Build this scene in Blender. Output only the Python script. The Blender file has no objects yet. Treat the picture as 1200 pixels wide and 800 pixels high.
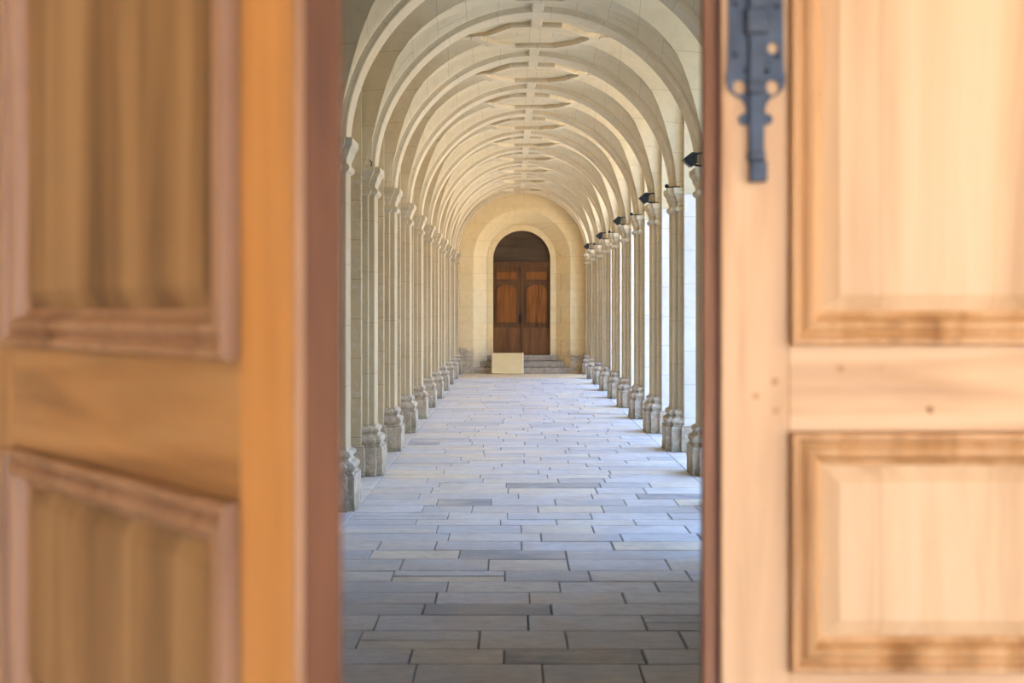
import bpy, bmesh, math, random
from mathutils import Vector, Matrix, noise
random.seed(7)
S = bpy.context.scene
COL = S.collection
PI = math.pi

# ---------------------------------------------------------------- geometry constants (metres, X right, Y into the gallery)
CX = 0.26                      # centre line of the gallery
BAY = 2.515
def YK(k): return 14.73 + BAY * (k - 2)
WALL_D, BACK_D, FRONT_D = 1.785, 1.725, 1.665     # half widths: wall face, backing pilaster, front pilaster
HB, HF, HP = 0.24, 0.18, 0.335                     # half lengths along Y
SPR = 3.07; RR = 1.665; CROWN = 4.79; VR = 1.72
OUT_D = 2.45
A_W = BAY / 2 - HP; A_G = BAY / 2 - HB; A_I = A_W + .07
END_Y = 37.5

# ---------------------------------------------------------------- material helpers
def new_mat(name):
    m = bpy.data.materials.new(name); m.use_nodes = True
    nt = m.node_tree; nt.nodes.clear()
    out = nt.nodes.new('ShaderNodeOutputMaterial'); b = nt.nodes.new('ShaderNodeBsdfPrincipled')
    nt.links.new(b.outputs[0], out.inputs[0])
    return m, nt, b
class N:
    def __init__(s, nt): s.nt = nt
    def n(s, t, **kw):
        x = s.nt.nodes.new(t)
        for k, v in kw.items(): setattr(x, k, v)
        return x
    def l(s, a, b): s.nt.links.new(a, b)
    def noise(s, vec, scale, detail=4, rough=.55, dist=0):
        x = s.n('ShaderNodeTexNoise'); x.inputs['Scale'].default_value = scale
        x.inputs['Detail'].default_value = detail; x.inputs['Roughness'].default_value = rough
        x.inputs['Distortion'].default_value = dist
        if vec: s.l(vec, x.inputs['Vector'])
        return x.outputs['Fac']
    def ramp(s, fac, stops, interp='LINEAR'):
        x = s.n('ShaderNodeValToRGB'); cr = x.color_ramp; cr.interpolation = interp
        while len(cr.elements) < len(stops): cr.elements.new(.5)
        for e, (p, c) in zip(cr.elements, stops):
            e.position = p; e.color = (c[0], c[1], c[2], 1) if not isinstance(c, (int, float)) else (c, c, c, 1)
        s.l(fac, x.inputs[0]); return x.outputs[0]
    def mix(s, fac, a, b, mode='MIX'):
        x = s.n('ShaderNodeMix', data_type='RGBA', blend_type=mode)
        for v, i in ((fac, 0), (a, 6), (b, 7)):
            if hasattr(v, 'links') or hasattr(v, 'is_linked'): s.l(v, x.inputs[i])
            elif isinstance(v, (int, float)): x.inputs[i].default_value = v
            else: x.inputs[i].default_value = (*v, 1)
        return x.outputs[2]
    def math(s, op, a, b=None):
        x = s.n('ShaderNodeMath', operation=op)
        for i, v in enumerate((a, b)):
            if v is None: continue
            if isinstance(v, (int, float)): x.inputs[i].default_value = v
            else: s.l(v, x.inputs[i])
        return x.outputs[0]
    def bump(s, h, bsdf, strength=.3, dist=.02):
        x = s.n('ShaderNodeBump'); x.inputs['Strength'].default_value = strength; x.inputs['Distance'].default_value = dist
        s.l(h, x.inputs['Height']); s.l(x.outputs[0], bsdf.inputs['Normal'])

def stone_mat(name, c1, c2, mode='wall', bw=.9, bh=.37, mortar=.006, joint=.55, weather=0, rough=.85, moss=False, foot=False):
    """ashlar limestone: mode 'wall' maps courses by world position, 'uv' by the UV map"""
    m, nt, b = new_mat(name); g = N(nt)
    pos = g.n('ShaderNodeNewGeometry').outputs['Position']
    if mode == 'uv':
        vec = g.n('ShaderNodeUVMap').outputs[0]
    else:
        sp = g.n('ShaderNodeSeparateXYZ'); g.l(pos, sp.inputs[0])
        cb = g.n('ShaderNodeCombineXYZ')
        g.l(g.math('ADD', sp.outputs[0], sp.outputs[1]), cb.inputs[0]); g.l(sp.outputs[2], cb.inputs[1])
        vec = cb.outputs[0]
    bt = g.n('ShaderNodeTexBrick'); g.l(vec, bt.inputs['Vector'])
    bt.inputs['Scale'].default_value = 1; bt.inputs['Brick Width'].default_value = bw; bt.inputs['Row Height'].default_value = bh
    bt.inputs['Mortar Size'].default_value = mortar; bt.inputs['Mortar Smooth'].default_value = .3
    bt.inputs['Color1'].default_value = (0, 0, 0, 1); bt.inputs['Color2'].default_value = (1, 1, 1, 1)
    bt.inputs['Mortar'].default_value = (.5, .5, .5, 1)
    n1 = g.noise(pos, 1.1, 5, .6); n2 = g.noise(pos, 9, 5, .6); n3 = g.noise(pos, .35, 2)
    base = g.mix(g.ramp(n1, [(.3, 0), (.7, 1)]), c1, c2)
    base = g.mix(g.math('MULTIPLY', bt.outputs['Color'], .35), base, tuple(x * .86 for x in c2))
    base = g.mix(g.ramp(n2, [(.45, 0), (.8, .35)]), base, tuple(x * .7 for x in c1))
    base = g.mix(g.ramp(n3, [(.45, 0), (.7, .3)]), base, (c1[0] * .95, c1[1] * 1.0, c1[2] * 1.12))
    if weather:
        wn = g.noise(pos, 6, 8, .7)
        base = g.mix(g.ramp(wn, [(.42, 0), (.62, weather)]), base, (.34, .285, .215))
        base = g.mix(g.ramp(g.noise(pos, 17, 4, .6), [(.5, 0), (.66, .4)]), base, (.62, .6, .55))
    if moss:
        sp2 = g.n('ShaderNodeSeparateXYZ'); g.l(pos, sp2.inputs[0])
        h = g.math('ADD', sp2.outputs[2], g.math('MULTIPLY', g.noise(pos, 7, 4), .5))
        base = g.mix(g.ramp(h, [(.22, .4), (.42, 0)]), base, (.12, .14, .06))
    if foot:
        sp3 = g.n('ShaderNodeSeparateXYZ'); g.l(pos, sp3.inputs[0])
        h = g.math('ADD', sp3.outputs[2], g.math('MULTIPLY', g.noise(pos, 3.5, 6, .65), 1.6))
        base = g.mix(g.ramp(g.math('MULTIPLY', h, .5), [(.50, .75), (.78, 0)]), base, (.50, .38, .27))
    base = g.mix(g.math('MULTIPLY', bt.outputs['Fac'], joint), base, tuple(x * .42 for x in c1))
    g.l(base, b.inputs['Base Color']); b.inputs['Roughness'].default_value = rough
    b.inputs['Specular IOR Level'].default_value = .25
    hgt = g.math('SUBTRACT', g.noise(pos, 28, 6, .6), g.math('MULTIPLY', bt.outputs['Fac'], .8))
    g.bump(hgt, b, .35 if weather < .3 else .8, .01 if weather < .3 else .03)
    return m

def wood_mat(name, dark, mid, light, axis='z', scale=1.0, rough=.5, knots=.5, boards=0, spec=.28):
    m, nt, b = new_mat(name); g = N(nt)
    tc = g.n('ShaderNodeTexCoord').outputs['Object']
    mp = g.n('ShaderNodeMapping'); g.l(tc, mp.inputs[0])
    st = {'z': (14, 14, .9), 'x': (.9, 14, 14)}[axis]
    mp.inputs['Scale'].default_value = tuple(v * scale for v in st)
    a = g.noise(mp.outputs[0], 1.0, 6, .6, .6)
    mp2 = g.n('ShaderNodeMapping'); g.l(tc, mp2.inputs[0])
    mp2.inputs['Scale'].default_value = tuple(v * scale for v in {'z': (3, 3, .8), 'x': (.8, 3, 3)}[axis])
    c = g.noise(mp2.outputs[0], 1.2, 4, .55, .4)
    col = g.ramp(a, [(.3, dark), (.5, mid), (.72, light)])
    col = g.mix(g.ramp(c, [(.38, .0), (.72, .6)]), col, light)
    col = g.mix(g.ramp(c, [(.22, knots), (.42, 0)]), col, dark)
    if boards:
        sp = g.n('ShaderNodeSeparateXYZ'); g.l(tc, sp.inputs[0])
        fr = g.math('FRACT', g.math('DIVIDE', sp.outputs[0 if axis == 'z' else 2], boards))
        j = g.ramp(fr, [(0, 1), (.025, 0)])
        col = g.mix(g.math('MULTIPLY', j, .55), col, dark)
    g.l(col, b.inputs['Base Color']); b.inputs['Roughness'].default_value = rough; b.inputs['Specular IOR Level'].default_value = spec
    g.bump(a, b, .15, .004)
    return m

def plain_mat(name, col, rough=.5, metal=0, var=.25, nscale=20, bump=.2):
    m, nt, b = new_mat(name); g = N(nt); b.inputs['Specular IOR Level'].default_value = .35
    tc = g.n('ShaderNodeTexCoord').outputs['Object']
    n = g.noise(tc, nscale, 5, .6)
    c = g.mix(g.ramp(n, [(.3, 0), (.75, 1)]), col, tuple(min(1, x * (1 + var) + .02 * var) for x in col))
    g.l(c, b.inputs['Base Color']); b.inputs['Roughness'].default_value = rough; b.inputs['Metallic'].default_value = metal
    g.bump(n, b, bump, .004)
    return m

C1, C2 = (.60, .49, .30), (.70, .59, .39)
P1, P2 = (.50, .39, .235), (.61, .50, .325)
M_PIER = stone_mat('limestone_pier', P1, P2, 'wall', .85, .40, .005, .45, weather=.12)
M_REVEAL = stone_mat('skylit_limestone_reveal', (.72, .68, .60), (.80, .77, .70), 'wall', .85, .40, .005, .35)  # right reveals only: skylight put into a paler stone colour
M_SHAFT = stone_mat('limestone_shaft', P1, P2, 'wall', 3.1, .52, .004, .4)
M_BASE = stone_mat('limestone_worn_base', (.55, .45, .32), (.66, .56, .43), 'wall', 4, .30, .006, .5, weather=.75, moss=True)
M_CAP = stone_mat('limestone_capital', (.56, .46, .29), (.64, .53, .35), 'wall', 4, 4, .001, .1, weather=.18)
M_VAULT = stone_mat('limestone_vault', (.63, .52, .325), (.71, .60, .40), 'uv', .8, .34, .004, .45)
M_RIB = stone_mat('limestone_rib', (.63, .52, .34), (.72, .61, .42), 'uv', .55, 3, .004, .4)
M_GREY = stone_mat('grey_limestone_wall', (.40, .40, .40), (.50, .50, .49), 'wall', .9, .42, .005, .45)
M_WALL = stone_mat('limestone_wall', C1, C2, 'wall', .9, .42, .005, .45)
M_END = stone_mat('limestone_end_wall', (.86, .67, .35), (.89, .74, .46), 'wall', .85, .44, .005, .35, foot=True)  # warm light of the far end put into the golden stone colour
M_ENDW = stone_mat('limestone_end_foot', (.60, .50, .34), (.68, .58, .42), 'wall', .85, .44, .006, .5, weather=.8)
M_STEP = stone_mat('worn_step_stone', (.44, .36, .27), (.56, .47, .36), 'wall', 1.3, .16, .008, .7, weather=.7)
M_IRON = plain_mat('black_iron', (.025, .035, .05), .45, .3, .8, 14, .5)
M_BLACK = plain_mat('black_lamp_metal', (.012, .012, .013), .55, .3, .5)
M_GLASS = plain_mat('lamp_glass', (.05, .055, .06), .15, 0, .1)
M_RAMP = plain_mat('cream_board', (.74, .58, .30), .7, 0, .08, 6, .05)
M_RAMPE = plain_mat('cream_board_edge', (.80, .70, .48), .7, 0, .08, 6, .05)

# honey oak for the open leaves
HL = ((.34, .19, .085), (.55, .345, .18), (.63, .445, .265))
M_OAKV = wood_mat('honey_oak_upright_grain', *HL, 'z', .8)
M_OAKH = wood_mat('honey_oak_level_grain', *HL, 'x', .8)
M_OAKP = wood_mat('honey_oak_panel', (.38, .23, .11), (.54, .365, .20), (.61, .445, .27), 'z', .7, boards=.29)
M_OAKM = wood_mat('honey_oak_moulding', (.26, .125, .045), (.44, .245, .10), (.56, .35, .18), 'z', 1.2)
M_OAKR = wood_mat('brown_oak_rebate', (.10, .045, .025), (.24, .12, .07), (.34, .19, .12), 'z', .8, rough=.7, spec=.15)
M_OAKE = wood_mat('red_brown_oak_edge', (.03, .011, .006), (.075, .026, .011), (.13, .05, .022), 'z', 1.2)
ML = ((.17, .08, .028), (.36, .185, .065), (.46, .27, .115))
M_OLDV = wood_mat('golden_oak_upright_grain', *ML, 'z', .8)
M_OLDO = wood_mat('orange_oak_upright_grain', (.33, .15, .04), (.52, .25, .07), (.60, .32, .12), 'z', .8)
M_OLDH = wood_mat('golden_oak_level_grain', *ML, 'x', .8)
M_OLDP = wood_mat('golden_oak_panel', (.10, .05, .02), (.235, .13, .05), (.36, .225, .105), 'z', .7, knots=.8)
M_OLDM = wood_mat('golden_oak_moulding', (.15, .075, .04), (.28, .155, .085), (.40, .245, .15), 'z', 1.2)
# end door
M_EDF = wood_mat('brown_oak_frame', (.06, .025, .010), (.12, .052, .018), (.17, .08, .03), 'z', 1)
M_EDP = wood_mat('orange_oak_panel', (.10, .034, .007), (.22, .075, .012), (.31, .115, .022), 'z', 1, boards=.105)
M_EDL = wood_mat('dark_oak_lower_board', (.10, .04, .014), (.17, .07, .022), (.24, .11, .04), 'z', .8)
M_TYMP = wood_mat('dark_brown_boarding', (.045, .028, .016), (.075, .048, .028), (.11, .07, .04), 'x', .8, boards=.2)

# ---------------------------------------------------------------- mesh helpers
def finish(bm, name, mat, parent=None, bevel=0, smooth=False, label=None, loc=None):
    bmesh.ops.recalc_face_normals(bm, faces=bm.faces)
    me = bpy.data.meshes.new(name); bm.to_mesh(me); bm.free()
    if smooth:
        for p in me.polygons: p.use_smooth = True
    o = bpy.data.objects.new(name, me); COL.objects.link(o)
    mats = mat if isinstance(mat, (list, tuple)) else [mat]
    for m in mats: me.materials.append(m)
    if parent: o.parent = parent
    if loc: o.location = loc
    if bevel:
        md = o.modifiers.new('bevel', 'BEVEL'); md.width = bevel; md.segments = 2; md.limit_method = 'ANGLE'; md.angle_limit = math.radians(40)
    if label: o['label'] = label
    return o
def box(bm, x0, x1, y0, y1, z0, z1, mi=0):
    v = [bm.verts.new(p) for p in ((x0,y0,z0),(x1,y0,z0),(x1,y1,z0),(x0,y1,z0),(x0,y0,z1),(x1,y0,z1),(x1,y1,z1),(x0,y1,z1))]
    for f in ((0,3,2,1),(4,5,6,7),(0,1,5,4),(1,2,6,5),(2,3,7,6),(3,0,4,7)):
        q = bm.faces.new([v[i] for i in f]); q.material_index = mi
def prism(bm, pts, y0, y1, mi=0):
    """polygon in (x,z) extruded along y"""
    a = [bm.verts.new((x, y0, z)) for x, z in pts]; b = [bm.verts.new((x, y1, z)) for x, z in pts]
    bm.faces.new(a).material_index = mi; bm.faces.new(b[::-1]).material_index = mi
    n = len(pts)
    for i in range(n): bm.faces.new((a[i], b[i], b[(i+1)%n], a[(i+1)%n])).material_index = mi
def tube(bm, pts, r, seg=8, mi=0):
    rings = []
    for i, p in enumerate(pts):
        p = Vector(p); d = (Vector(pts[min(i+1, len(pts)-1)]) - Vector(pts[max(i-1, 0)])).normalized()
        u = d.cross(Vector((0, 0, 1)) if abs(d.z) < .9 else Vector((1, 0, 0))).normalized(); w = d.cross(u)
        rr = r[i] if isinstance(r, (list, tuple)) else r
        rings.append([bm.verts.new(p + rr * (math.cos(2*PI*j/seg) * u + math.sin(2*PI*j/seg) * w)) for j in range(seg)])
    for a, b in zip(rings, rings[1:]):
        for j in range(seg): bm.faces.new((a[j], a[(j+1)%seg], b[(j+1)%seg], b[j])).material_index = mi
    bm.faces.new(rings[0][::-1]).material_index = mi; bm.faces.new(rings[-1]).material_index = mi
def empty(name, loc, rz=0, label=None, cat=None, group=None):
    o = bpy.data.objects.new(name, None); COL.objects.link(o); o.location = loc; o.rotation_euler.z = rz
    o.empty_display_size = .1
    tag(o, label, cat, group); return o
def tag(o, label=None, cat=None, group=None, kind=None):
    if label: o['label'] = label
    if cat: o['category'] = cat
    if group: o['group'] = group
    if kind: o['kind'] = kind
    return o

# ---------------------------------------------------------------- vault surface
def mexp(z):
    t = max(0, min(1, (A_G - abs(z)) / .22)); t = t * t * (3 - 2 * t)
    return 2 + .5 * t
def sup(q, m):
    q = min(1, max(0, q)); return max(0, 1 - q ** m) ** (1 / m)
def main_h(d, z): return SPR + (CROWN - SPR) * sup(d / VR, mexp(z))
def groin_h(z): return SPR + (CROWN - SPR) * sup(abs(z) / A_G, mexp(z))
def wall_h(z): return SPR + (CROWN - .07 - SPR) * sup(abs(z) / A_W, 3.4)
def in_h(z): return SPR + (CROWN - SPR) * sup(abs(z) / A_I, 3.4)
def web_h(d, z):
    d = abs(d); z = abs(z)
    if z >= A_G or d / VR <= z / A_G: return main_h(d, z)
    dg = VR * z / A_G
    t = min(1, (d - dg) / (WALL_D - dg))
    return groin_h(z) * (1 - t) + in_h(z) * t

def build_vault():
    bm = bmesh.new(); uv = bm.loops.layers.uv.new('UVMap')
    def face(vs, uvs):
        f = bm.faces.new(vs); f.smooth = True
        for l, c in zip(f.loops, uvs): l[uv].uv = c
    zs = [-BAY/2, -A_G]
    n = 26
    for i in range(1, n): zs.append(-A_G * math.cos(PI * i / n))
    zs += [A_G, BAY/2]
    for k in range(-2, 11):
        yc = YK(k) + BAY / 2
        # main web strips
        NT = 40
        for za, zb in zip(zs, zs[1:]):
            for side in (-1, 1):
                rows = []
                for z in (za, zb):
                    q = min(1, abs(z) / A_G)
                    th1 = math.asin(min(1, q))          # d = VR sin th
                    row = []
                    for i in range(NT + 1):
                        th = th1 * i / NT
                        d = VR * math.sin(th)
                        row.append(((CX + side * d, yc + z, main_h(d, z)), (yc + z, th * VR + 20)))
                    rows.append(row)
                for i in range(NT):
                    q = [rows[0][i], rows[1][i], rows[1][i+1], rows[0][i+1]]
                    face([bm.verts.new(p) for p, _ in q], [u for _, u in q])
        # side webs and opening soffits
        zz = [-A_G, -A_I, -A_I + .004, -A_I + .02, -A_I + .045, -A_W] + [-A_W * math.cos(PI * i / 40) for i in range(1, 40)] + [A_W, A_I - .045, A_I - .02, A_I - .004, A_I, A_G]
        for za, zb in zip(zz, zz[1:]):
            for side in (-1, 1):
                ND = 10
                cols = []
                for z in (za, zb):
                    dg = VR * abs(z) / A_G; c = []
                    for i in range(ND + 1):
                        t = i / ND; d = dg + (WALL_D - dg) * t
                        h = groin_h(z) * (1 - t) + (in_h(z) if abs(z) < A_I - 1e-6 else SPR) * t
                        c.append(((CX + side * d, yc + z, h), (d + 3, h * 1.0 + abs(z) * .3 + 40)))
                    h = wall_h(z) if abs(z) < A_W - 1e-6 else SPR
                    if abs(z) <= A_I + 1e-6: c.append(((CX + side * WALL_D, yc + z, h), (abs(z) + 9, h)))
                    if abs(z) <= A_W + 1e-6:
                        c.append(((CX + side * OUT_D, yc + z, h), (OUT_D + 3, h + abs(z) * .3 + 40)))
                    cols.append(c)
                m = min(len(cols[0]), len(cols[1]))
                for i in range(m - 1):
                    q = [cols[0][i], cols[1][i], cols[1][i+1], cols[0][i+1]]
                    face([bm.verts.new(p) for p, _ in q], [u for _, u in q])
    bmesh.ops.remove_doubles(bm, verts=bm.verts, dist=.0005)
    bmesh.ops.dissolve_degenerate(bm, edges=bm.edges, dist=1e-5)
    # crease the groins
    for e in bm.edges:
        if len(e.link_faces) == 2 and e.link_faces[0].normal.angle(e.link_faces[1].normal, 0) > math.radians(18): e.smooth = False
    for f in bm.faces:
        f.normal_update()
    me = bpy.data.meshes.new('ceiling'); bm.to_mesh(me); bm.free()
    me.materials.append(M_VAULT)
    o = bpy.data.objects.new('ceiling', me); COL.objects.link(o)
    tag(o, kind='structure'); return o
ceiling = build_vault()

# ---------------------------------------------------------------- transverse ribs
def rib_mesh():
    bm = bmesh.new(); uv = bm.loops.layers.uv.new('UVMap')
    # profile (y, r): outer r hidden in the web
    half = [(.24, 1.80), (.24, 1.728), (.236, 1.722), (.200, 1.720), (.194, 1.704), (.187, 1.701), (.181, 1.672), (.174, RR)]
    prof = [(-y, r) for y, r in half] + half[::-1]
    t0 = math.asin((3.15 - SPR) / RR)
    n = 72; rings = []
    for i in range(n + 1):
        t = t0 + (PI - 2 * t0) * i / n
        rings.append(([bm.verts.new((r * math.cos(t), y, r * math.sin(t))) for y, r in prof], t))
    for (a, ta), (b, tb) in zip(rings, rings[1:]):
        for j in range(len(prof) - 1):
            f = bm.faces.new((a[j], a[j+1], b[j+1], b[j]))
            for l, c in zip(f.loops, ((ta*RR, j*.05), (ta*RR, j*.05+.05), (tb*RR, j*.05+.05), (tb*RR, j*.05))): l[uv].uv = c
    for (r, t) in (rings[0], rings[-1]): bm.faces.new(r)
    bmesh.ops.recalc_face_normals(bm, faces=bm.faces)
    me = bpy.data.meshes.new('vault_rib'); bm.to_mesh(me); bm.free(); me.materials.append(M_RIB)
    return me
rm = rib_mesh()
ORD = ['first', 'second', 'third', 'fourth', 'fifth', 'sixth', 'seventh', 'eighth', 'ninth', 'tenth', 'eleventh']
for k in range(1, 12):
    o = bpy.data.objects.new('vault_rib', rm); COL.objects.link(o)
    o.location = (CX, YK(k) if k < 11 else END_Y - HB - .002, SPR)
    w = {1: 'nearest the open doors, its crown above the picture', 11: 'last one, framing the end wall'}.get(k, '%s counted from the open doors' % ORD[k-1])
    tag(o, 'pale limestone arch rib across the vault, ' + w, 'arch rib', 'transverse ribs of the vault')

# ---------------------------------------------------------------- strapwork on the vault crown, one frame per bay
def strap(bm, pts, w, drop=.053, sub=14):
    """flat moulded band following the web from point to point (d, z)"""
    uv = bm.loops.layers.uv.verify()
    P = []
    for (a, b) in zip(pts, pts[1:]):
        for i in range(sub): P.append((a[0] + (b[0]-a[0]) * i / sub, a[1] + (b[1]-a[1]) * i / sub))
    P.append(pts[-1])
    closed = (abs(pts[0][0]-pts[-1][0]) + abs(pts[0][1]-pts[-1][1])) < 1e-6
    if closed: P.pop()
    n = len(P); rings = []
    for i, (x, y) in enumerate(P):
        a = P[(i-1) % n] if closed or i else P[i]; b = P[(i+1) % n] if closed or i < n-1 else P[i]
        # mitred normals
        d1 = Vector((x - a[0], y - a[1])); d2 = Vector((b[0] - x, b[1] - y))
        if d1.length < 1e-9: d1 = d2
        if d2.length < 1e-9: d2 = d1
        d1.normalize(); d2.normalize()
        n1 = Vector((-d1.y, d1.x)); n2 = Vector((-d2.y, d2.x)); nn = (n1 + n2).normalized()
        sc = 1 / max(.4, nn.dot(n1))
        ring = []
        for s, dz in ((-.5, -.02), (-.5, .7), (-.42, .78), (-.40, 1), (.40, 1), (.42, .78), (.5, .7), (.5, -.02)):
            q = (x + nn.x * s * w * sc, y + nn.y * s * w * sc)
            h = min(web_h(q[0], q[1]), web_h(x, y) + .02) if dz > 0 else web_h(q[0], q[1])
            ring.append(bm.verts.new((q[0], q[1], h - drop * dz)))
        rings.append(ring)
    m = len(rings[0]); seq = list(zip(rings, rings[1:])) + ([(rings[-1], rings[0])] if closed else [])
    for c, (a, b) in enumerate(seq):
        for j in range(m - 1):
            f = bm.faces.new((a[j], a[j+1], b[j+1], b[j]))
            for l, u in zip(f.loops, ((c*.05, j*.05), (c*.05, j*.05+.05), (c*.05+.05, j*.05+.05), (c*.05+.05, j*.05))): l[uv].uv = u
    if not closed: bm.faces.new(rings[0]); bm.faces.new(rings[-1])
def strap_meshes():
    out = []
    o8 = [(.25, .60), (.66, .085), (.66, -.085), (.25, -.60), (-.25, -.60), (-.66, -.085), (-.66, .085), (-.25, .60), (.25, .60)]
    bm = bmesh.new(); strap(bm, o8, .13, sub=8); out.append(('frame', bm))
    for s in (-1, 1):
        bm = bmesh.new(); strap(bm, [(0, s * .665), (0, s * (BAY/2 - HF + .01))], .13, sub=10); out.append(('ridge_band', bm))
        bm = bmesh.new(); strap(bm, [(s * .725, 0), (s * 1.70, 0)], .17, sub=16); out.append(('cross_band', bm))
    res = []
    for name, bm in out:
        bmesh.ops.recalc_face_normals(bm, faces=bm.faces)
        me = bpy.data.meshes.new(name); bm.to_mesh(me); bm.free(); me.materials.append(M_RIB); res.append((name, me))
    return res
sm = strap_meshes()
for k in range(1, 11):
    w = {1: 'in the bay nearest the open doors', 10: 'in the last bay before the end wall'}.get(k, 'between %s and %s ribs from the doors' % (ORD[k-1], ORD[k]))
    e = empty('vault_strapwork', (CX, YK(k) + BAY/2, 0), 0, 'raised octagon frame on the vault crown, ' + w, 'ceiling moulding', 'octagonal strapwork of the vault')
    for name, me in sm:
        o = bpy.data.objects.new(name, me); COL.objects.link(o); o.parent = e

# ---------------------------------------------------------------- piers with pilasters
def loft(bm, prof, side, wob=0, seed=0, seglen=None, back=0):
    """stack of stepped pilaster outlines; prof = [(offset, z)]; side +1 = pier on the right (faces -X)"""
    rings = []
    for o, z in prof:
        pts = [(-HB-o, -back), (-HB-o, .06+o), (-HF-o, .06+o), (-HF-o, .12+o), (HF+o, .12+o), (HF+o, .06+o), (HB+o, .06+o), (HB+o, -back)]
        # subdivide long runs for the wobble
        ring = []
        for i in range(len(pts)):
            a = pts[i]; b = pts[(i+1) % len(pts)]
            L0 = (.001, .06, .001, 2*HF, .001, .06, .06, .001)[i]; L = L0; m = max(1, int(L / seglen)) if (seglen and i < 7) else 1
            for j in range(m):
                y = a[0] + (b[0]-a[0]) * j / m; v = a[1] + (b[1]-a[1]) * j / m
                p = Vector((-side * v, y, z))
                if wob and v > -back + .001:
                    nv = noise.noise_vector(Vector((p.x * 9 + seed, p.y * 9, p.z * 7))); nb = noise.noise_vector(Vector((p.x * 30, p.y * 30 + seed, p.z * 22)))
                    dd = nv * wob + nb * wob * .5; dd.z *= .4 if 0.02 < z else 0
                    if v > .02: p += dd
                ring.append(bm.verts.new(p))
        rings.append(ring)
    n = len(rings[0])
    for a, b in zip(rings, rings[1:]):
        for j in range(n): bm.faces.new((a[j], a[(j+1)%n], b[(j+1)%n], b[j]))
    bm.faces.new(rings[0][::-1]); bm.faces.new(rings[-1])
def dense(prof, step=.03):
    out = []
    for a, b in zip(prof, prof[1:]):
        n = max(1, int(abs(b[1]-a[1]) / step))
        for i in range(n): out.append((a[0] + (b[0]-a[0]) * i / n, a[1] + (b[1]-a[1]) * i / n))
    return out + [prof[-1]]
BASEP = [(.082, 0), (.085, .28), (.075, .30), (.058, .312), (.056, .325), (.072, .345), (.076, .37), (.060, .395), (.030, .41), (.022, .43), (.038, .45), (.042, .468), (.030, .488), (.006, .50), (.002, .52)]
CAPP = [(a * .74, b) for a, b in [(.0, 2.855), (.012, 2.865), (.03, 2.875), (.042, 2.892), (.040, 2.912), (.028, 2.925), (.006, 2.935), (.004, 2.96), (.014, 2.985), (.034, 3.015), (.042, 3.045), (.058, 3.065), (.078, 3.085), (.082, 3.10), (.084, 3.142), (.07, 3.15)]]
def pier_meshes(side, v):
    r = []
    bm = bmesh.new()
    x0, x1 = (0, OUT_D - WALL_D) if side > 0 else (-(OUT_D - WALL_D), 0)
    box(bm, x0, x1, -HP, HP, 0.30, SPR + .0)
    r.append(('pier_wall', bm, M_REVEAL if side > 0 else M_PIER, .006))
    bm = bmesh.new()
    a, b = (-.035, OUT_D - WALL_D + .03) if side > 0 else (-(OUT_D - WALL_D) - .0, .035)
    pts = [(a, 0), (b, 0), (b, .285), (b - .015, .315), (a + .015, .315), (a, .285)]
    prism(bm, pts, -HP - .035, HP + .035)
    r.append(('pier_plinth', bm, M_BASE, .006))
    bm = bmesh.new(); loft(bm, [(0, .50), (0, 2.87)], side, back=.02); r.append(('pilaster_shaft', bm, M_SHAFT, .006))
    bm = bmesh.new(); loft(bm, dense(BASEP), side, .011, v * 13.7 + side, .035, back=.02); r.append(('pilaster_base', bm, M_BASE, 0))
    bm = bmesh.new(); loft(bm, dense(CAPP, .02), side, .004, v * 5.1, .04, back=.02); r.append(('capital', bm, M_CAP, 0))
    out = []
    for name, bm, mat, bev in r:
        bmesh.ops.recalc_face_normals(bm, faces=bm.faces)
        me = bpy.data.meshes.new(name); bm.to_mesh(me); bm.free(); me.materials.append(mat)
        out.append((name, me, bev))
    return out
for side in (-1, 1):
    variants = [pier_meshes(side, v) for v in range(4)]
    sn = 'left' if side < 0 else 'right'
    for k in range(1, 12):
        i = k - 1 if side < 0 else k - 2
        vis = {-1: 'mostly behind the right door leaf'}
        if i == -1: w = 'hidden behind the right door leaf'
        elif i == 0: w = 'nearest one seen beside the %s door leaf' % sn
        elif k == 11: w = 'built into the corner with the end wall'
        elif k == 10: w = 'last free one before the end wall'
        else: w = '%s of its row from the open doors' % ORD[i]
        y = YK(k) if k < 11 else END_Y - HB - .002
        e = empty('stone_pier', (CX + side * WALL_D, y, 0), 0,
                  'worn limestone pier, %s side, %s' % (sn, w), 'pier', 'piers along the %s side' % sn)
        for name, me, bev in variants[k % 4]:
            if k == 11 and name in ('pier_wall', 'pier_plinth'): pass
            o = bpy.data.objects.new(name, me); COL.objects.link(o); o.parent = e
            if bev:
                md = o.modifiers.new('bevel', 'BEVEL'); md.width = bev; md.segments = 1; md.limit_method = 'ANGLE'

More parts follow.
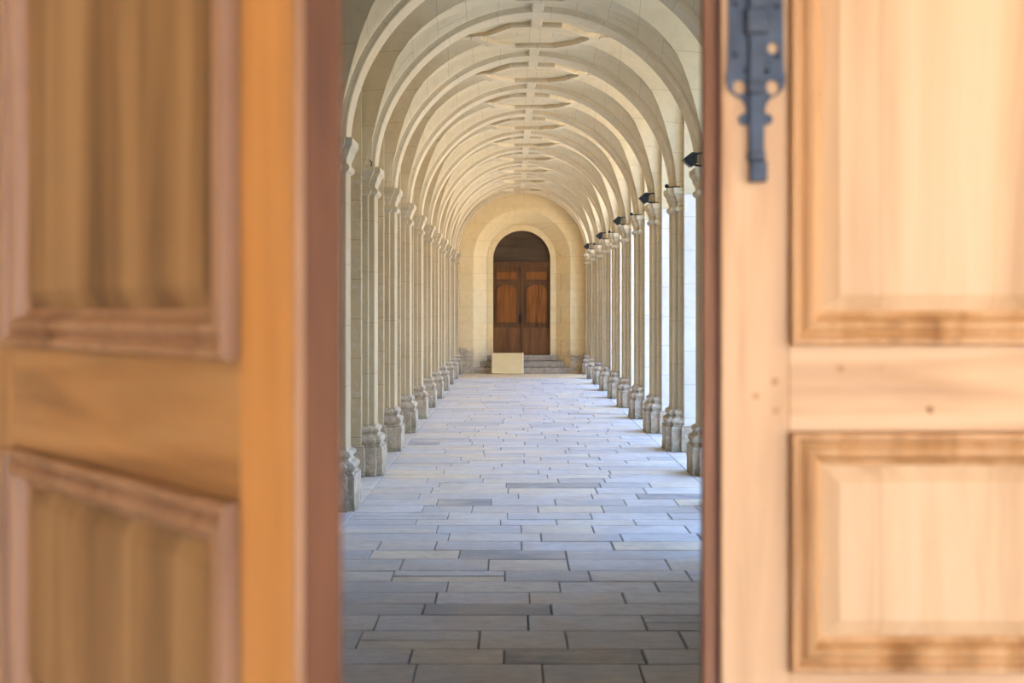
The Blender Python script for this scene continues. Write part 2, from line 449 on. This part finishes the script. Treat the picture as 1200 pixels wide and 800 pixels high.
# ---------------------------------------------------------------- side walls
def struct(bm, name, mat, **kw): return tag(finish(bm, name, mat, **kw), kind='structure')
NEAR_END = YK(1) - HP
ENT_Y0, ENT_Y1 = 2.64, 3.10
bm = bmesh.new()                                     # left: solid near part, then the back wall of the blind bays
box(bm, CX - WALL_D - .5, CX - WALL_D, ENT_Y1, NEAR_END, 0, 5.2, 1)
box(bm, CX - OUT_D - .3, CX - OUT_D + .0, NEAR_END, END_Y + .6, 0, 5.2)
struct(bm, 'wall_left', [M_WALL, M_GREY])
bm = bmesh.new()                                     # right: solid near part, then the outer face above the open arches
box(bm, CX + WALL_D, CX + OUT_D, ENT_Y1, YK(0) + HP, 0, 5.2, 1)
for k in range(0, 11):
    yc = YK(k) + BAY/2
    zz = [-BAY/2, -A_W] + [-A_W * math.cos(PI * i / 24) for i in range(1, 24)] + [A_W, BAY/2]
    for a, b in zip(zz, zz[1:]):
        ha = wall_h(a) if abs(a) < A_W else SPR; hb = wall_h(b) if abs(b) < A_W else SPR
        X0, X1 = CX + OUT_D - .12, CX + OUT_D
        lo = [(X0, yc+a, ha), (X0, yc+b, hb), (X1, yc+b, hb), (X1, yc+a, ha)]; hi = [(x, y, 5.2) for x, y, _ in lo]
        v = [bm.verts.new(p) for p in lo + hi]
        for f in ((0,1,2,3),(4,7,6,5),(0,4,5,1),(1,5,6,2),(2,6,7,3),(3,7,4,0)): bm.faces.new([v[i] for i in f])
struct(bm, 'wall_right', [M_WALL, M_GREY])
bm = bmesh.new(); box(bm, CX - OUT_D - .3, CX + OUT_D + .25, ENT_Y1 - .46, END_Y + .6, 5.2, 5.4)
struct(bm, 'trim_1', M_WALL)                         # flat coping slab over the vault

# ---------------------------------------------------------------- end wall with splayed round-headed doorway
DR_S = SPR - .04     # springing of the doorway arches
SILL = .475
def arch_pts(r, z0, n=32):
    """outline from left foot over the arch to right foot"""
    return [(CX - r, z0)] + [(CX - r * math.cos(PI * i / n), DR_S + r * math.sin(PI * i / n)) for i in range(n + 1)] + [(CX + r, z0)]
bm = bmesh.new()
def ring_strip(bm, A, ya, B, yb, mi=0):
    a = [bm.verts.new((x, ya, z)) for x, z in A]; b = [bm.verts.new((x, yb, z)) for x, z in B]
    for i in range(len(A) - 1): bm.faces.new((a[i], a[i+1], b[i+1], b[i])).material_index = mi
R_OUT, R_MID, R_IN = 1.28, .92, .765
SP_Y = END_Y + .45; DOOR_Y = SP_Y + .14
inner = arch_pts(R_OUT, 0)
big = []
for x, z in inner:                                   # outer boundary on a rectangle
    dx, dz = x - CX, z - DR_S
    if z <= DR_S + 1e-6: big.append((CX + math.copysign(OUT_D, dx), z if z < 1 else DR_S))
    else:
        t = min(OUT_D / max(1e-6, abs(dx)), (5.2 - DR_S) / max(1e-6, dz)); big.append((CX + dx * t, DR_S + dz * t))
ring_strip(bm, big, END_Y, inner, END_Y)
ring_strip(bm, inner, END_Y, arch_pts(R_MID, 0), SP_Y)
ring_strip(bm, arch_pts(R_MID, 0), SP_Y, arch_pts(R_IN, 0), SP_Y)
ring_strip(bm, arch_pts(R_IN, 0), SP_Y, arch_pts(R_IN, 0), SP_Y + .5)
for s in (-1, 1):                                    # fill the rectangle corners
    vs = [bm.verts.new(p) for p in ((CX + s*OUT_D, END_Y, DR_S), (CX + s*OUT_D, END_Y, 5.2), (CX, END_Y, 5.2))]
box(bm, CX - OUT_D - .3, CX + OUT_D + .25, SP_Y + .5, SP_Y + .7, 0, 5.4)
for f in bm.faces:
    c = f.calc_center_median()
bmesh.ops.remove_doubles(bm, verts=bm.verts, dist=.0004)
bmesh.ops.delete(bm, geom=[v for v in bm.verts if not v.link_faces], context='VERTS')
struct(bm, 'wall_back', M_END)
# thin raised band around the opening and a worn foot course
bm = bmesh.new()
A = arch_pts(R_MID - .004, SILL - .3); B = arch_pts(R_MID - .05, SILL - .3)
ring_strip(bm, A, SP_Y - .015, B, SP_Y - .015); ring_strip(bm, B, SP_Y - .015, B, SP_Y + .001)
struct(bm, 'trim_2', M_END)
bm = bmesh.new()
def foot(x0, x1, h):
    n = 14; top = [(x0 + (x1-x0)*i/n, h + .13 * noise.noise(Vector(((x0 + (x1-x0)*i/n) * 4, 3.1, h)))) for i in range(n+1)]
    prism(bm, [(x0, 0)] + top + [(x1, 0)], END_Y - .012, END_Y + .02)
foot(CX - WALL_D, CX - R_OUT - .01, .62); foot(CX + R_OUT + .01, CX + WALL_D, .5)
struct(bm, 'baseboard_back', M_ENDW)

# steps
e = empty('stone_steps', (CX, END_Y, 0), 0, 'three worn grey-brown stone steps up to the brown door in the end wall', 'steps')
h = SILL / 3
def splay_x(y): return R_OUT - (R_OUT - R_MID) * (y - END_Y) / (SP_Y - END_Y)
for i, (ya, yb) in enumerate(((END_Y + .0, DOOR_Y + .1), (END_Y + .22, DOOR_Y + .1), (SP_Y - .02, DOOR_Y + .1))):
    bm = bmesh.new()
    def outl(y): return splay_x(min(y, SP_Y)) + (.01 if y < SP_Y else 0)
    pts = [(-outl(ya), ya), (outl(ya), ya), (R_MID + .005, SP_Y), (R_MID + .005, SP_Y + .003), (-R_MID - .005, SP_Y + .003), (-R_MID - .005, SP_Y)]
    if i == 2: pts = [(-R_MID - .01, SP_Y - .02), (R_MID + .01, SP_Y - .02), (R_MID, SP_Y + .002), (R_IN, SP_Y + .003), (R_IN, DOOR_Y + .1), (-R_IN, DOOR_Y + .1), (-R_IN, SP_Y + .003), (-R_MID, SP_Y + .002)]
    lo = [bm.verts.new((x, y - END_Y, h * i)) for x, y in pts]; mi = [bm.verts.new((x, y - END_Y, h * (i+1))) for x, y in pts]
    bm.faces.new(lo[::-1]); bm.faces.new(mi)
    for j in range(len(pts)): bm.faces.new((lo[j], lo[(j+1)%len(pts)], mi[(j+1)%len(pts)], mi[j]))
    finish(bm, 'step', M_STEP, e, bevel=.012)

# door in the end wall: two leaves, transom, boarded tympanum
def frame_ring(bm, outer, inner, y0, y1):
    """flat moulded ring between two equal-length outlines (x,z), raised from y1 to y0"""
    n = len(outer)
    of = [bm.verts.new((x, y0, z)) for x, z in outer]; ob = [bm.verts.new((x, y1, z)) for x, z in outer]
    inf = [bm.verts.new((x, y0, z)) for x, z in inner]; ib = [bm.verts.new((x, y1, z)) for x, z in inner]
    for i in range(n):
        j = (i + 1) % n
        bm.faces.new((of[i], of[j], inf[j], inf[i])); bm.faces.new((of[i], ob[i], ob[j], of[j]))
        bm.faces.new((inf[i], inf[j], ib[j], ib[i])); bm.faces.new((ob[i], ib[i], ib[j], ob[j]))
def rect(x0, x1, z0, z1): return [(x0, z0), (x1, z0), (x1, z1), (x0, z1)]
TR0, TR1 = 2.83, 2.96
door = empty('round_headed_door', (CX, DOOR_Y, 0), 0, 'brown double door with arched panels at the far end, under dark round-headed boarding', 'door')
for s in (-1, 1):
    x0, x1 = (.006, R_IN) if s > 0 else (-R_IN, -.006)
    bm = bmesh.new(); box(bm, x0, x1, 0, .05, SILL + .004, TR0)
    leaf = finish(bm, 'leaf', M_EDF, door, bevel=.004)
    xa, xb = (x0 + .12, x1 - .09) if s > 0 else (x0 + .09, x1 - .12)
    # lower flush board
    bm = bmesh.new(); box(bm, x0 + .012, x1 - .012, -.018, .002, SILL + .015, 1.20); finish(bm, 'kick_board', M_EDL, leaf, bevel=.004)
    # arched panel
    def arch_panel(g):
        a, b, z0, zs = xa + g, xb - g, 1.33 + g, 2.16
        n = 16; m = (a + b) / 2; hw = (b - a) / 2; rise = .20 - g * .5
        return [(a, z0), (b, z0)] + [(m + hw * math.cos(PI * i / n), zs + rise * math.sin(PI * i / n) ** .8) for i in range(n + 1)]
    bm = bmesh.new(); frame_ring(bm, arch_panel(-.035), arch_panel(0), -.022, .002); frame_ring(bm, arch_panel(-.012), arch_panel(.012), -.03, .002)
    finish(bm, 'panel_moulding', M_EDF, leaf, bevel=.003)
    bm = bmesh.new(); prism(bm, arch_panel(.012), -.008, .004); finish(bm, 'arched_panel', M_EDP, leaf)
    bm = bmesh.new(); frame_ring(bm, rect(xa-.03, xb+.03, 2.46, 2.73), rect(xa+.005, xb-.005, 2.495, 2.695), -.024, .002)
    finish(bm, 'panel_moulding', M_EDF, leaf, bevel=.003)
    bm = bmesh.new(); box(bm, xa + .005, xb - .005, -.008, .004, 2.495, 2.695); finish(bm, 'top_panel', M_EDP, leaf)
bm = bmesh.new(); box(bm, -.028, .028, -.03, .0, SILL + .01, TR0); finish(bm, 'meeting_strip', M_EDF, door, bevel=.008)
bm = bmesh.new(); box(bm, -.07, -.03, -.034, -.0, 1.33, 1.55); tube(bm, [(-.05, -.034, 1.5), (-.05, -.075, 1.5), (-.05, -.08, 1.44), (-.05, -.075, 1.38), (-.05, -.034, 1.38)], .008)
finish(bm, 'handle', M_BLACK, door)
bm = bmesh.new(); box(bm, -R_IN, R_IN, -.03, .05, TR0, TR1); box(bm, -R_IN, R_IN, -.055, 0, TR1 - .035, TR1)
finish(bm, 'transom', M_EDF, door, bevel=.006)
bm = bmesh.new()
prism(bm, [(-R_IN, TR1)] + [(-R_IN * math.cos(PI*i/32), DR_S + R_IN * math.sin(PI*i/32)) for i in range(33)] + [(R_IN, TR1)], .02, .06)
finish(bm, 'tympanum_boarding', M_TYMP, door)

# ramp board laid over the steps
rp = empty('ramp_board', (CX, END_Y, 0), 0, 'cream board leaning over the left half of the steps below the brown door', 'board')
bx0, bx1 = -.79, .045
yb, yt, zt = -.42, .20, .515
bm = bmesh.new()
def slab(bm, x0, x1, th):
    d = Vector((0, yt - yb, zt)).normalized(); nrm = Vector((0, -d.z, d.y)) * th
    p = [Vector((x0, yb, .0)), Vector((x1, yb, .0)), Vector((x1, yt, zt)), Vector((x0, yt, zt))]
    v = [bm.verts.new(q) for q in p] + [bm.verts.new(q + nrm) for q in p]
    for f in ((0,3,2,1),(4,5,6,7),(0,1,5,4),(1,2,6,5),(2,3,7,6),(3,0,4,7)): bm.faces.new([v[i] for i in f])
slab(bm, bx0, bx1 - .035, .03); finish(bm, 'board', M_RAMP, rp)
bm = bmesh.new(); slab(bm, bx1 - .035, bx1, .045); finish(bm, 'edge_strip', M_RAMPE, rp)

# ---------------------------------------------------------------- floor of flagstones
def floor_mat():
    m, nt, b = new_mat('flagstones'); g = N(nt)
    at = g.n('ShaderNodeAttribute'); at.attribute_name = 'tone'
    pos = g.n('ShaderNodeNewGeometry').outputs['Position']
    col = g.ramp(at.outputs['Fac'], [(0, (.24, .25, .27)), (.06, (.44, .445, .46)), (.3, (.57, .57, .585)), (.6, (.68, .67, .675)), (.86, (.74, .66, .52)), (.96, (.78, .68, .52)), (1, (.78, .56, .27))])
    n = g.noise(pos, 2.5, 7, .65)
    col = g.mix(g.ramp(n, [(.38, .6), (.56, 0)]), col, (.44, .42, .42))
    col = g.mix(g.ramp(g.noise(pos, 1.3, 5, .6), [(.5, 0), (.68, .5)]), col, (.74, .62, .46))
    mp = g.n('ShaderNodeMapping'); g.l(pos, mp.inputs[0]); mp.inputs['Scale'].default_value = (1, 3, 1)
    n2 = g.noise(mp.outputs[0], 9, 6, .65)
    col = g.mix(g.ramp(n2, [(.46, 0), (.7, .6)]), col, (.36, .33, .32))
    col = g.mix(g.ramp(g.noise(mp.outputs[0], 3.2, 6, .7), [(.52, 0), (.7, .5)]), col, (.82, .76, .68))
    g.l(col, b.inputs['Base Color'])
    rr = g.ramp(n, [(.3, .36), (.7, .6)]); g.l(rr, b.inputs['Roughness'])
    b.inputs['Specular IOR Level'].default_value = .5
    g.bump(g.math('ADD', g.noise(pos, 5, 6, .6), g.math('MULTIPLY', g.noise(pos, 45, 4), .15)), b, .5, .02)
    return m
M_FLAG = floor_mat()
M_JOINT = plain_mat('floor_joint_earth', (.15, .14, .13), .95, 0, .5, 9, .3)
bm = bmesh.new(); tone = bm.loops.layers.float.new('tone') if hasattr(bm.loops.layers, 'float') else None
def stone(x0, x1, y0, y1, t):
    g = .0015 + random.random() * .0025; z = random.uniform(-.002, .002); b = .005
    tilt = [random.uniform(-.0015, .0015) for _ in range(4)]
    jj = lambda: random.uniform(-.0015, .0015)
    c = [(x0+g+jj(), y0+g+jj()), (x1-g+jj(), y0+g+jj()), (x1-g+jj(), y1-g+jj()), (x0+g+jj(), y1-g+jj())]
    s = [(1, 1), (-1, 1), (-1, -1), (1, -1)]
    top = [bm.verts.new((p[0]+q[0]*b, p[1]+q[1]*b, z+w)) for p, q, w in zip(c, s, tilt)]
    low = [bm.verts.new((p[0], p[1], -.012)) for p in c]
    fs = [bm.faces.new(top)] + [bm.faces.new((low[i], low[(i+1)%4], top[(i+1)%4], top[i])) for i in range(4)]
    for f in fs:
        for l in f.loops: l[tone] = t
def tonepick():
    r = random.random()
    return random.uniform(0, .04) if r < .035 else (random.uniform(.86, .96) if r < .13 else random.uniform(.15, .8))
y = -6.0; EDGE = 1.58
while y < END_Y - .05:
    hgt = random.choice([.30, .34, .36, .38, .40, .43]) ; hgt = min(hgt, END_Y - y)
    x = CX - EDGE
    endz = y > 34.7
    first = random.uniform(.3, 1.0)
    while x < CX + EDGE - .01:
        w = first if first else random.choice([random.uniform(.4, .7), random.uniform(.55, 1.0)]); first = None
        x1 = x + w
        if x1 > CX + EDGE - .25: x1 = CX + EDGE
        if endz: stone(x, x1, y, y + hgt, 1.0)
        elif random.random() < .06 and w > .6:
            hm = y + hgt * random.uniform(.4, .6); stone(x, x1, y, hm, tonepick()); stone(x, x1, hm, y + hgt, tonepick())
        else: stone(x, x1, y, y + hgt, tonepick())
        x = x1
    y += hgt
for side in (-1, 1):                                  # long thresholds between the piers
    y = -6.0
    while y < END_Y + .3:
        L = random.uniform(.8, 1.3)
        for a, b_ in ((EDGE, 2.05), (2.05, 2.6)):
            x0, x1 = sorted((CX + side * a, CX + side * b_)); stone(x0, x1, y, y + L, random.uniform(.35, .8))
        y += L
box(bm, -12, CX + 2.62, -6.2, END_Y + 1.0, -.25, -.011, 1)
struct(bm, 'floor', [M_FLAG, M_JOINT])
bpy.data.objects['floor'].data.update()

# courtyard on the right of the arcade and street in front of the doors
M_COURT = plain_mat('courtyard_gravel', (.52, .44, .32), .95, 0, .25, 2.5, .4)
bm = bmesh.new(); box(bm, CX + 2.62, 70, -60, 110, -.3, -.02); struct(bm, 'courtyard_ground', M_COURT)
bm = bmesh.new(); box(bm, -60, CX + 2.62, -60, -6.2, -.3, -.02); struct(bm, 'street_ground', plain_mat('street_paving', (.16, .16, .17), .9, 0, .2, 3, .2))

bm = bmesh.new(); box(bm, 27, 34, -30, 75, -.02, 9.5); struct(bm, 'wall_courtyard_unseen', stone_mat('dark_courtyard_stone', (.30, .25, .17), (.38, .32, .23), 'wall', .9, .42, .005, .45))  # unseen building placed to block low sky; stone kept dark to bounce less
# entrance wall with the big doorway
OX0, OX1 = -.985, 1.60
bm = bmesh.new()
WZ = 11.5
box(bm, -14, OX0, ENT_Y0, ENT_Y1, 0, WZ); box(bm, OX1, 27, ENT_Y0, ENT_Y1, 0, WZ); box(bm, OX0, OX1, ENT_Y0, ENT_Y1, 3.45, WZ)
struct(bm, 'wall_front', M_WALL)

# unseen roof and side wall added behind the viewer to shade the doors
bm = bmesh.new(); box(bm, -3.2, 7.0, -8.0, ENT_Y0, 4.3, 4.6); struct(bm, 'ceiling_added_shade', M_WALL)
bm = bmesh.new(); box(bm, -3.2, -2.7, -8.0, ENT_Y0, 0, 4.3); struct(bm, 'wall_added_shade_left', M_WALL)

# ---------------------------------------------------------------- the two open leaves
def moulding(bm, x0, x1, z0, z1, prof, mi=0):
    """picture-frame moulding: outline x0..x1,z0..z1 is the outer edge; prof = [(inset, y)]"""
    rings = [[bm.verts.new((x, y, z)) for x, z in rect(x0+i, x1-i, z0+i, z1-i)] for i, y in prof]
    for a, b in zip(rings, rings[1:]):
        for j in range(4): bm.faces.new((a[j], a[(j+1)%4], b[(j+1)%4], b[j])).material_index = mi
MP = [(0, 0), (0, -.016), (.004, -.022), (.012, -.022), (.016, -.012), (.022, -.008), (.032, -.016), (.040, -.018), (.046, -.010), (.052, .006), (.062, .012)]
def build_leaf(name, loc, rz, label, W, mats, panels, rails, stile_w, hinge_left, edge_lip):
    """leaf local frame: x from free edge (0) to hinge (W) or mirrored; front face y=0, thickness to +y"""
    V, Hh, P, Mo, E = mats
    e = empty(name, loc, rz, label, 'door')
    TH = .046; ZB, ZT = .012, 3.42
    xs = (lambda a, b: (a, b)) if not hinge_left else (lambda a, b: (W - b, W - a))
    for nm, (a, b) in (('meeting_stile', (0, stile_w)), ('hinge_stile', (W - .16, W))):
        bm = bmesh.new(); x0, x1 = xs(a, b); box(bm, x0, x1, 0, TH, ZB, ZT)
        finish(bm, nm, V[0] if nm == 'meeting_stile' else V[1], e, bevel=.004)
    a, b = xs(stile_w, W - .16)
    for z0, z1 in rails:
        bm = bmesh.new(); box(bm, a, b, .001, TH - .001, z0, z1); finish(bm, 'rail', Hh, e, bevel=.002)
    for kind, z0, z1 in panels:
        bm = bmesh.new(); box(bm, a, b, .014, .032, z0 , z1 )
        if kind == 'raised':
            g = .062; q = .03
            o_ = rect(a+g, b-g, z0+g, z1-g); i_ = rect(a+g+q, b-g-q, z0+g+q, z1-g-q)
            ov = [bm.verts.new((x, .013, z)) for x, z in o_]; iv = [bm.verts.new((x, .0, z)) for x, z in i_]
            for j in range(4): bm.faces.new((ov[j], ov[(j+1)%4], iv[(j+1)%4], iv[j]))
            bm.faces.new(iv)
        pn = finish(bm, 'panel', P, e)
        bm = bmesh.new(); moulding(bm, a, b, z0, z1, MP); finish(bm, 'panel_moulding', Mo, e)
    if edge_lip:
        x0, x1 = edge_lip; bm = bmesh.new(); box(bm, x0, x1, .018, TH + .01, ZB, ZT); finish(bm, 'rebate_strip', E, e, bevel=.003)
    return e, TH
# right leaf: front face at Y=2.60, free edge at x=845 px
RY = 2.60
PX = lambda px: (px - 600) / 1666.7 * RY
PZ = lambda py: 1.7 + (362 - py) / 1666.7 * RY
RX0 = PX(845)
R_P = [('raised', PZ(404), 3.28), ('raised', PZ(786), PZ(506)), ('raised', .22, PZ(786) - .16)]
R_R = [(3.28, 3.42), (PZ(506), PZ(404)), (PZ(786) - .16, PZ(786)), (.012, .22)]
W_R = OX1 - .02 - RX0
right, TH = build_leaf('entrance_door_leaf', (RX0, RY, 0), 0, 'honey-coloured panelled oak door leaf on the right with a black iron bolt plate', W_R,
                   ((M_OAKV, M_OAKV), M_OAKH, M_OAKP, M_OAKM, M_OAKR), R_P, R_R, PX(925) - RX0, False, (-.030, -.003))
bm = bmesh.new(); box(bm, -.004, .0006, .006, .044, .02, 3.41); finish(bm, 'edge_bead', M_OAKE, right)
# small plugged pegs on the meeting stile and rail
for px, py in ((886, 464), (908, 447), (910, 481), (1038, 431), (985, 432), (1090, 480)):
    bm = bmesh.new(); x, z = PX(px) - RX0, PZ(py)
    v = [bm.verts.new((x + .007*math.cos(2*PI*i/12), -.0012, z + .007*math.sin(2*PI*i/12))) for i in range(12)]
    w = [bm.verts.new((x + .007*math.cos(2*PI*i/12), .002, z + .007*math.sin(2*PI*i/12))) for i in range(12)]
    bm.faces.new(v); [bm.faces.new((v[i], w[i], w[(i+1)%12], v[(i+1)%12])) for i in range(12)]
    finish(bm, 'peg', M_OAKM, right)

# iron bolt plate (a fretted plate with the tail of the espagnolette rod)
def bolt_plate():
    bm = bmesh.new()
    c = PX(885) - RX0
    def sx(px): return c + (px - 885) / 1666.7 * RY
    outl = [(853, -260), (853, 40), (852, 82), (850, 92), (852, 104), (860, 112), (868, 116), (873, 124), (874, 133), (869, 134), (865, 138), (866, 144), (871, 147), (878, 146), (880, 150)]
    left = [(sx(px), PZ(py)) for px, py in outl]
    rightp = [(2 * c - x, z) for x, z in left[::-1]]
    poly = left + rightp
    # holes: built as a grid-free triangulated face with bmesh
    holes = []
    for hx, hy, hr in ((866, 103, 7.5), (905, 103, 7.5), (905, 57, 6)):
        holes.append([(sx(hx) + hr/1666.7*RY*math.cos(2*PI*i/14), PZ(hy) + hr/1666.7*RY*1.15*math.sin(2*PI*i/14)) for i in range(14)])
    edges = []
    def loop(pts):
        vs = [bm.verts.new((x, -.006, z)) for x, z in pts]
        return [bm.edges.new((vs[i], vs[(i+1) % len(vs)])) for i in range(len(vs))]
    for L in [poly] + holes: edges += loop(L)
    bmesh.ops.triangle_fill(bm, use_beauty=True, use_dissolve=False, edges=edges)
    # drop faces inside the holes
    def inside(px, pz, L):
        r = False; j = len(L) - 1
        for i in range(len(L)):
            if (L[i][1] > pz) != (L[j][1] > pz) and px < (L[j][0]-L[i][0]) * (pz-L[i][1]) / (L[j][1]-L[i][1]) + L[i][0]: r = not r
            j = i
        return r
    kill = [f for f in bm.faces if any(inside(f.calc_center_median().x, f.calc_center_median().z, h) for h in holes)]
    bmesh.ops.delete(bm, geom=kill, context='FACES_ONLY')
    r = bmesh.ops.extrude_face_region(bm, geom=bm.faces[:])
    for v in r['geom']:
        if isinstance(v, bmesh.types.BMVert): v.co.y += .007
    return bm, c, sx
bm, bc, sx = bolt_plate()
plate = finish(bm, 'bolt_plate', M_IRON, right, label='black fretted iron plate')
bm = bmesh.new()
box(bm, sx(876), sx(894), -.018, -.005, PZ(188), PZ(-260))
box(bm, sx(877), sx(897), -.022, .001, PZ(214), PZ(189)); box(bm, sx(875), sx(895), -.020, .001, PZ(189), PZ(178))
finish(bm, 'bolt_rod', M_IRON, plate, bevel=.003)
bm = bmesh.new(); box(bm, sx(872), sx(898), -.026, -.004, PZ(42), PZ(12)); finish(bm, 'rod_guide', M_IRON, plate, bevel=.004)
bm = bmesh.new(); box(bm, sx(874), sx(896), -.024, -.004, PZ(112), PZ(98)); finish(bm, 'rod_guide', M_IRON, plate, bevel=.004)
for px, py in ((861, 65), (911, 8), (861, 5), (911, 66), (874, 84), (898, 84)):
    bm = bmesh.new(); bmesh.ops.create_uvsphere(bm, u_segments=10, v_segments=6, radius=.0055, matrix=Matrix.Translation((sx(px), -.007, PZ(py)))); finish(bm, 'rivet', M_IRON, plate)

# left leaf: hinged at the left, swung towards the viewer
HX, HY = -.946, 2.552
LW = 1.203
ang = -math.atan2(.805, .593)
ZL = lambda zpx, Z: 1.7 + (362 - zpx) / 1666.7 * Z
L_P = [('raised', 1.638, 3.28), ('raised', 1.01, 1.466), ('raised', .22, .85)]
L_R = [(3.28, 3.42), (1.466, 1.638), (.85, 1.01), (.012, .22)]
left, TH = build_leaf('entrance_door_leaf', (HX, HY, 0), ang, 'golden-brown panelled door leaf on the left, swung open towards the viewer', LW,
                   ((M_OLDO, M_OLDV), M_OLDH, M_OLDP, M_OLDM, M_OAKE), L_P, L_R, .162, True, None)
bm = bmesh.new(); box(bm, LW - .001, LW + .004, .001, .026, .02, 3.41); finish(bm, 'edge_bead', M_OAKE, left)
bm = bmesh.new(); box(bm, LW - .012, LW + .002, .027, .048, .02, 3.41); finish(bm, 'rebate_strip', M_OAKE, left)
bm = bmesh.new(); tube(bm, [(LW - .006, -.001, .02), (LW - .006, -.001, 3.41)], .007, 10); finish(bm, 'corner_bead', M_OLDM, left)

# ---------------------------------------------------------------- floodlights on the right capitals, cable bolts between them
def floodlight_meshes():
    out = []
    bm = bmesh.new()     # housing: finned wedge pointing to the gallery (local -X), glass on the lower left
    prof = [(-.12, .0), (-.085, .03), (-.03, .072), (-.005, .072), (.015, .03), (.008, -.045), (-.02, -.072), (-.04, -.070), (-.095, -.03)]
    prism(bm, prof, -.07, .07)
    out.append(('housing', bm, M_BLACK, .006))
    bm = bmesh.new()
    prism(bm, [(-.121, -.006), (-.112, -.001), (-.036, -.066), (-.045, -.078)], -.055, .055); out.append(('glass', bm, M_GLASS, 0))
    bm = bmesh.new()
    for i in range(4): prism(bm, [(.0, .050 - i*.022), (.032, .044 - i*.022), (.032, .037 - i*.022), (.0, .040 - i*.022)], -.045, .045)
    out.append(('cooling_fins', bm, M_BLACK, 0))
    bm = bmesh.new()
    for s in (-1, 1):
        tube(bm, [(-.03, s*.078, .055), (.06, s*.078, .058), (.12, s*.03, .058)], .010, 6)
    tube(bm, [(.12, -.035, .058), (.12, .035, .058)], .010, 6)
    tube(bm, [(.12, 0, .058), (.125, 0, -.05)], .011, 8); tube(bm, [(.0, 0, -.05), (.05, 0, -.062), (.12, 0, -.05)], .012, 8)
    box(bm, .03, .15, -.04, .04, -.078, -.062)
    out.append(('bracket', bm, M_BLACK, 0))
    res = []
    for name, bm, mat, bev in out:
        bmesh.ops.recalc_face_normals(bm, faces=bm.faces)
        me = bpy.data.meshes.new(name); bm.to_mesh(me); bm.free(); me.materials.append(mat); res.append((name, me))
    return res
fl = floodlight_meshes()
LB = {2: 'nearest and largest, beside the right door leaf', 4: 'second nearest', 6: 'middle one of five', 8: 'second from the end wall', 10: 'farthest and smallest, by the end wall'}
for k, w in LB.items():
    e = empty('floodlight', (CX + FRONT_D - .06, YK(k) - .17, 3.15 + .078), 0, 'black floodlight bracketed on a right-hand pier capital, ' + w, 'lamp', 'floodlights on the right-hand capitals')
    for name, me in fl:
        o = bpy.data.objects.new(name, me); COL.objects.link(o); o.parent = e
for k in (3, 5, 7, 9):
    bm = bmesh.new()
    bmesh.ops.create_uvsphere(bm, u_segments=12, v_segments=8, radius=.026, matrix=Matrix.Translation((-.07, -.20, .022)))
    tube(bm, [(-.07, -.20, .01), (.0, -.235, .009), (.10, -.25, .009), (.16, -.25, .009)], .008, 6)
    tube(bm, [(-.07, -.20, .0), (-.07, -.20, .03)], .016, 8)
    o = finish(bm, 'cable_junction', M_BLACK, loc=(CX + FRONT_D, YK(k), 3.15))
    tag(o, 'small black cable box on the %s right-hand pier capital from the doors' % ORD[k-2], 'cable box', 'cable boxes on the right-hand capitals')
for k in (2, 4, 6, 8, 10):
    bm = bmesh.new(); tube(bm, [(-.02, -.235, .009), (.06, -.25, .009), (.14, -.25, .009)], .008, 6)
    o = finish(bm, 'lamp_cable', M_BLACK, loc=(CX + FRONT_D, YK(k), 3.15))
    tag(o, 'short black cable along the capital below the floodlight, %s' % LB[k].replace('nearest and largest, beside', 'beside'), 'cable', 'cables on the right-hand capitals')
# bent iron hook on the second capital on the left
bm = bmesh.new()
tube(bm, [(0, 0, 0), (.005, 0, .04), (-.01, 0, .07), (-.04, 0, .10)], .006, 6); tube(bm, [(-.002, 0, .055), (-.02, 0, .05), (-.03, 0, .075)], .005, 6); tube(bm, [(0, 0, 0), (-.005, 0, .004), (-.06, -.02, .006)], .006, 6)
o = finish(bm, 'iron_hook', M_BLACK, loc=(CX - FRONT_D - .03, YK(2) - .23, 3.148)); tag(o, 'small bent black iron hook on the second left-hand capital', 'hook')

# ---------------------------------------------------------------- light: sky, sun
w = bpy.data.worlds.new('sky'); S.world = w; w.use_nodes = True
nt = w.node_tree; nt.nodes.clear(); g = N(nt)
tc = g.n('ShaderNodeTexCoord').outputs['Generated']; sp = g.n('ShaderNodeSeparateXYZ'); g.l(tc, sp.inputs[0])
col = g.ramp(sp.outputs[2], [(0, (.58, .74, 1.0)), (.25, (.44, .65, 1.0)), (1, (.24, .47, 1.0))])
bg = g.n('ShaderNodeBackground'); g.l(col, bg.inputs[0]); bg.inputs[1].default_value = 4.9
wo = g.n('ShaderNodeOutputWorld'); g.l(bg.outputs[0], wo.inputs[0])
sun = bpy.data.lights.new('sun', 'SUN'); sun.energy = 23; sun.angle = math.radians(.6); sun.color = (1, .80, .52)
so = bpy.data.objects.new('sun', sun); COL.objects.link(so)
dirv = Vector((.34, .64, -.66)).normalized()          # comes over the viewer's left shoulder and the gallery roof into the courtyard
so.rotation_euler = dirv.to_track_quat('-Z', 'Y').to_euler()

# ---------------------------------------------------------------- camera
cam = bpy.data.cameras.new('camera'); co = bpy.data.objects.new('camera', cam); COL.objects.link(co)
co.location = (0, 0, 1.7); co.rotation_euler = (PI/2, 0, 0)
cam.lens = 50; cam.sensor_width = 36; cam.shift_y = -38 / 1200
cam.clip_start = .05; cam.clip_end = 400
cam.dof.use_dof = True; cam.dof.focus_distance = 19; cam.dof.aperture_fstop = 3.4
S.camera = co
S.cycles.max_bounces = 14; S.cycles.diffuse_bounces = 10
S.view_settings.view_transform = 'Standard'; S.view_settings.look = 'None'; S.view_settings.gamma = 1
S.view_settings.use_curve_mapping = False; S.view_settings.exposure = .92
